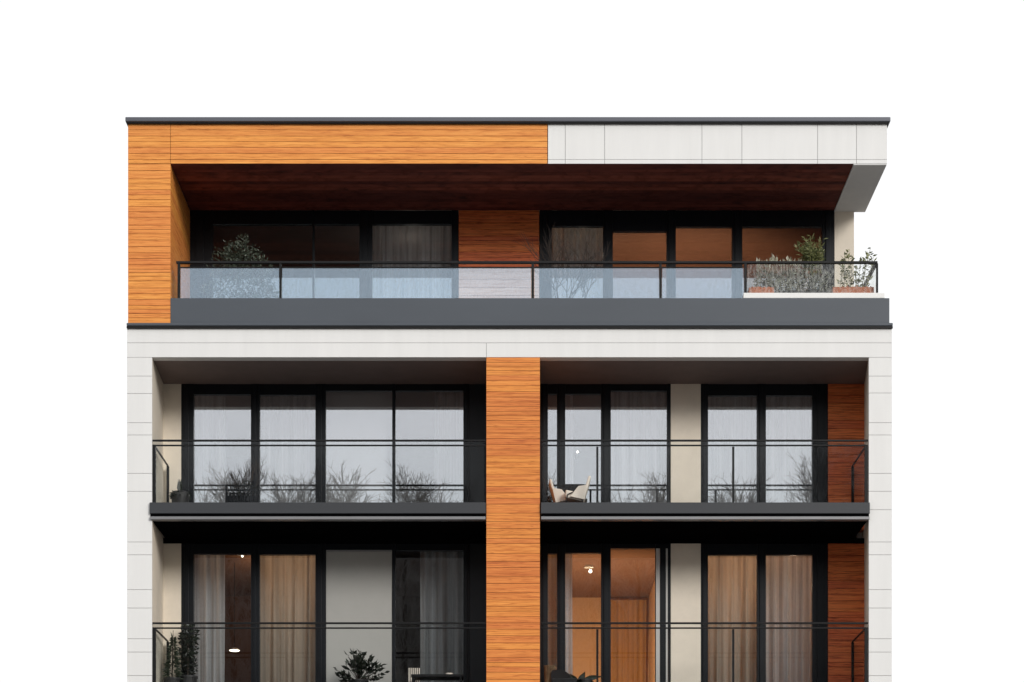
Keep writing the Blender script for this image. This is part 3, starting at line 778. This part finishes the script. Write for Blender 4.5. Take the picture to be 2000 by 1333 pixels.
for i in range(56):
    a = random.uniform(0,6.28); el = random.uniform(.1,1.5)
    p0 = Vector((c[0],c[1],c[2]+.2)); u = Vector((math.cos(a)*math.cos(el), math.sin(a)*math.cos(el), math.sin(el)))
    L_ = random.uniform(.25,.52); p1 = p0 + u*L_; b.tube(p0,p1,.006,.003,4)
    for k in range(6):
        q = p0.lerp(p1, random.uniform(.5,1.05)); lf.leaf(q, u+Vector((jig(.8),jig(.8),jig(.5)-.1)), random.uniform(.09,.15), random.uniform(.04,.065))
b.build('stem', M['twig'], t); lf.build('foliage', M['dleaf'], t)
d = .9; xa, xb = X(804,d), X(905,d)
t = thing('low_table', 'dark low table in front of the grey pleated curtain, lowest floor left balcony', 'table', ((xa+xb)/2,d,ZF2))
MB().box(xa, xb, d-.22, d+.22, Z(1326,d), Z(1321,d)).build('tabletop', M['rail'], t, bevel=.004)
for sx in (xa+.04, xb-.04):
    for yy in (d-.19, d+.19): MB().box(sx-.015, sx+.015, yy-.015, yy+.015, ZF2, Z(1326,d)-.001).build('leg', M['rail'], t)
zt_ = Z(1321,d)
MB().box(xa+.02, xb-.02, d-.16, d+.16, ZF2+.10, ZF2+.12).build('shelf', M['rail'], t)
d = 1.2; xa, xb = X(799,d), X(819,d)
t = thing('slatted_stool', 'small pale slatted stool back left of the dark low table, lowest floor', 'stool', ((xa+xb)/2,d,ZF2))
b = MB()
for i in range(6):
    x = xa + (xb-xa)*i/5; b.box(x-.009, x+.009, d, d+.015, ZF2+.2, Z(1305,d))
b.build('backrest', M['chair'], t)
MB().box(xa-.02, xb+.02, d-.2, d+.0, ZF2+.18, ZF2+.2).build('seat', M['chair'], t)
for sx in (xa, xb):
    for yy in (d-.19, d-.02): MB().box(sx-.012, sx+.012, yy-.012, yy+.012, ZF2, ZF2+.179).build('leg', M['rail'], t)
t = thing('tealight_bowl', 'small pale bowl standing on the dark low table, lowest floor', 'bowl', (X(830,.9),.9,zt_))
MB().lathe([(0,.002),(.04,.002),(.07,.04),(.065,.04),(.036,.01),(0,.01)], (X(878,.9),.85,zt_)).build('bowl', M['chair'], t, smooth=True)
t.location = (X(878,.9),.85,zt_)
for o in t.children: o.matrix_parent_inverse = Matrix.Translation(Vector(t.location)).inverted()

# lowest floor, right balcony
d = .8; x = X(1100,d)
t = thing('dark_armchair', 'black rounded armchair back beside the timber pillar, lowest floor right balcony', 'chair', (x,d,ZF2))
pr = []
for i in range(15):
    u = i/14; pr.append((X(1076 + u*52,d), Z(1306 + (0 if u < .35 else ((u-.35)/.65)**1.7*26) + (6*(1-u/.12)**2 if u < .12 else 0),d)))
xr, xl = pr[-1][0], pr[0][0]
pr = [(xl,ZF2+.2),(xr+.005,ZF2+.2)] + pr[::-1]
MB().side(pr, d+.12, d+.24).build('backrest', M['dfab'], t, bevel=.02)
MB().box(xl, xr-.02, d-.35, d+.11, ZF2+.10, ZF2+.20).build('seat', M['dfab'], t, bevel=.02)
for sx in (xl+.04, xr-.06):
    for yy in (d-.30, d+.15): MB().tube((sx,yy,ZF2), (sx,yy,ZF2+.099), .018, n=8).build('leg', M['rail'], t)
d = .62; c = (X(1142,d), d, ZF2)
t = thing('rubber_plant', 'plant with a few big dark paddle shaped leaves right of the black armchair', 'plant', c)
pot(t, c, .13, .2)
b = MB(); st = MB()
def paddle(p, tip, w, nseg=8):
    p, tip = Vector(p), Vector(tip); a = tip-p; side = Vector((0,1,0)).cross(a).normalized(); vs = []; fs = []
    for i in range(nseg+1):
        u = i/nseg; ww = w*math.sin(math.pi*min(.985,max(.02,u))**.8); q = p + a*u + Vector((0,0,.25*a.length*math.sin(math.pi*u)*(.35 if abs(a.x) > abs(a.z) else 0)))
        vs += [q+side*ww, q+Vector((0,.012,0)), q-side*ww]
    for i in range(nseg):
        k = i*3; fs += [(k,k+1,k+4,k+3),(k+1,k+2,k+5,k+4)]
    b.add(vs, fs)
base = Vector((X(1130,d), d, Z(1337,d)))
for tip, w in (((X(1143,d),d,Z(1312,d)),.055), ((X(1177,d),d,Z(1322,d)),.05), ((X(1112,d),d-.1,Z(1318,d)),.05), ((X(1160,d),d-.1,Z(1334,d)),.05), ((X(1135,d),d-.15,Z(1330,d)),.05)):
    paddle(base, tip, w); st.tube((c[0],c[1],c[2]+.17), base, .008, n=5)
b.build('foliage', M['dleaf'], t); st.build('stem', M['twig'], t)
d = 1.05; c = (X(1074,d), d, ZF2)
t = thing('wicker_basket', 'tall brown wicker basket between timber pillar and black armchair, lowest floor', 'basket', c)
b = MB()
for i in range(26):
    a = 2*math.pi*i/26; b.tube((c[0]+.075*math.cos(a), c[1]+.075*math.sin(a), c[2]), (c[0]+.095*math.cos(a), c[1]+.095*math.sin(a), Z(1301,d)), .009, n=5)
for k in range(7):
    h = c[2]+.04+k*.07; r = .078+.0028*k
    b.path([(c[0]+r*math.cos(2*math.pi*i/16), c[1]+r*math.sin(2*math.pi*i/16), h) for i in range(17)], .006, 4)
b.build('basket', M['wicker'], t)
MB().lathe([(0,.02),(.066,.02),(.082,.5),(0,.5)], c, 14).build('lining', M['pot'], t)

# ------------------------------------------------------------------ surroundings (seen in the window reflections)
g = MB(); g.box(-3000, 3000, -3000, 3000, -.5, -.002); tag(g.build('ground', M['asphalt']), kind='structure')
g = MB(); g.box(-60, 60, -52, -.02, -.001, .004); tag(g.build('bounce_pavement', M['bounce_paving']), kind='structure')  # unseen pale sheet added to bounce light up onto the soffits
OB = thing('brick_building', 'dark brick apartment block across the street, mirrored in the lowest windows', 'building', (0,-66,0))
MB().box(-34, 34, -68, -56, 0, 21.9).build('wall', M['brick'], OB)
MB().box(-34.2, 34.2, -68.2, -55.8, 21.9, 22.3).build('roof', M['joint'], OB)
wm = MB().box(-.7,.7,-55.99,-55.93,0,1.7)
proto = None
for fl in range(6):
    for i in range(14):
        loc = Vector((-31 + i*4.75, 0, 2.2 + fl*3.3))
        if proto is None:
            proto = wm.build('window', M['dwin'], OB); o = proto
        else:
            o = proto.copy(); col.objects.link(o)
        o.location = loc
def tree_mesh(H, seed):
    random.seed(seed); b = MB(); p = Vector((0,0,0))
    pts = [Vector((jig(.25)*i/8, jig(.25)*i/8, H*i/8*.97)) for i in range(9)]
    for i in range(8): b.tube(pts[i], pts[i+1], .30*(1-i/8)+.03, .30*(1-(i+1)/8)+.03, 7)
    c = MB()
    for i in range(85):
        h = H*random.uniform(.45,.97); k = int(h/H/.97*8); k = min(k,7); s_ = pts[k].lerp(pts[k+1], (h/(H*.97)*8)-k)
        a = random.uniform(0,6.28); L = (1.05-h/H)*H*.17+.9
        u = Vector((math.cos(a)*.75, math.sin(a)*.75, .95+jig(.2))).normalized(); q = s_
        for j in range(4):
            u = (u + Vector((jig(.25),jig(.25),.12))).normalized(); e = q + u*L/4
            c.tube(q, e, .030*(1-j/5), .030*(1-(j+1)/5), 3)
            for _ in range(5):
                v = (u + Vector((jig(.9),jig(.9),jig(.6)+.3))).normalized(); m = e + v*random.uniform(.4,.9)
                c.tube(e, m, .013, .008, 3)
                for _ in range(2):
                    v2 = (v + Vector((jig(.8),jig(.8),jig(.5)))).normalized(); c.tube(m, m+v2*random.uniform(.2,.5), .010, .005, 3)
            q = e
    return b, c
protos = []
rt = random.Random(5)
spots = [(-13.2,-47,22.6),(-11.9,-48,23.7),(-10.6,-49,22.7),(-9.3,-47,23.1),(-8.2,-49,22.5),(-7.0,-47,23.4),(-5.9,-49,22.6),(-4.5,-47,23.3),(-3.5,-48,23.1),(-2.2,-49,22.6),(2.2,-48,22.3),(3.6,-49,22.4),(5.2,-47,22.7),(6.7,-48,23.5),(8.6,-49,22.4),(9.6,-47,23.0),(11.2,-49,22.5),(12.6,-47,23.7),(14.2,-48,22.8)]
for i, (x, y, h) in enumerate(spots):
    t = thing('bare_tree', 'tall leafless street tree across the road, mirrored in the middle windows', 'tree', (x,y,0), 'bare street trees across the road')
    if i < 2:
        tb, tc = tree_mesh(24., 30+i)
        w = tb.build('trunk', M['bark']); c = tc.build('crown', M['crownt']); protos.append((w,c,max(v.co.z for v in c.data.vertices)))
    else:
        w, c = [o.copy() for o in protos[i % 2][:2]]; col.objects.link(w); col.objects.link(c)
    for o in (w, c): o.parent = t; o.location = (0,0,0)
    t.scale = (1.05,1.05,(h+.3)/protos[i % 2][2]); t.rotation_euler.z = i*1.3

# ------------------------------------------------------------------ light
SUN_EL, SUN_AZ = R(22), R(33)       # sun in front of the facade, a little to the right
w = bpy.data.worlds.new('World'); sc.world = w; w.use_nodes = True
nt = w.node_tree; nt.nodes.clear(); L = nt.links.new
sky = N(nt, 'ShaderNodeTexSky'); sky.sky_type = 'NISHITA'; sky.sun_disc = False
sky.sun_elevation = SUN_EL; sky.sun_rotation = math.pi - SUN_AZ
bg1 = N(nt, 'ShaderNodeBackground'); bg1.inputs[1].default_value = .10; L(sky.outputs[0], bg1.inputs[0])
bg2 = N(nt, 'ShaderNodeBackground'); bg2.inputs[0].default_value = (1.0,1.0,1.0,1); bg2.inputs[1].default_value = 1.13   # bright closed cloud layer
ms = N(nt, 'ShaderNodeMixShader'); ms.inputs[0].default_value = .90; L(bg1.outputs[0], ms.inputs[1]); L(bg2.outputs[0], ms.inputs[2])
wo = N(nt, 'ShaderNodeOutputWorld'); L(ms.outputs[0], wo.inputs[0])
sl = bpy.data.lights.new('sun', 'SUN'); sl.energy = 1.84; sl.angle = R(18); sl.color = (1,.97,.92)
so = bpy.data.objects.new('sun', sl); col.objects.link(so)
dirv = Vector((math.sin(SUN_AZ)*math.cos(SUN_EL), -math.cos(SUN_AZ)*math.cos(SUN_EL), math.sin(SUN_EL)))
so.rotation_euler = dirv.to_track_quat('Z', 'Y').to_euler(); so.location = dirv*60

# ------------------------------------------------------------------ camera
cd = bpy.data.cameras.new('camera'); cam = bpy.data.objects.new('camera', cd); col.objects.link(cam)
cam.location = (0, -D, EYE); cam.rotation_euler = (R(90), 0, 0)
cd.sensor_width = 36; cd.lens = K*D/2000*36; cd.shift_x = 0; cd.shift_y = (VY - 666.5)/2000
cd.clip_start = .1; cd.clip_end = 6000
sc.camera = cam
sc.view_settings.view_transform = 'Standard'; sc.view_settings.look = 'None'
sc.view_settings.exposure = 0; sc.view_settings.gamma = 1
sc.cycles.use_denoising = True
sc.cycles.max_bounces = 10; sc.cycles.transparent_max_bounces = 24; sc.cycles.diffuse_bounces = 4; sc.cycles.glossy_bounces = 4
sc.cycles.sample_clamp_indirect = 6; sc.cycles.caustics_reflective = False; sc.cycles.caustics_refractive = False
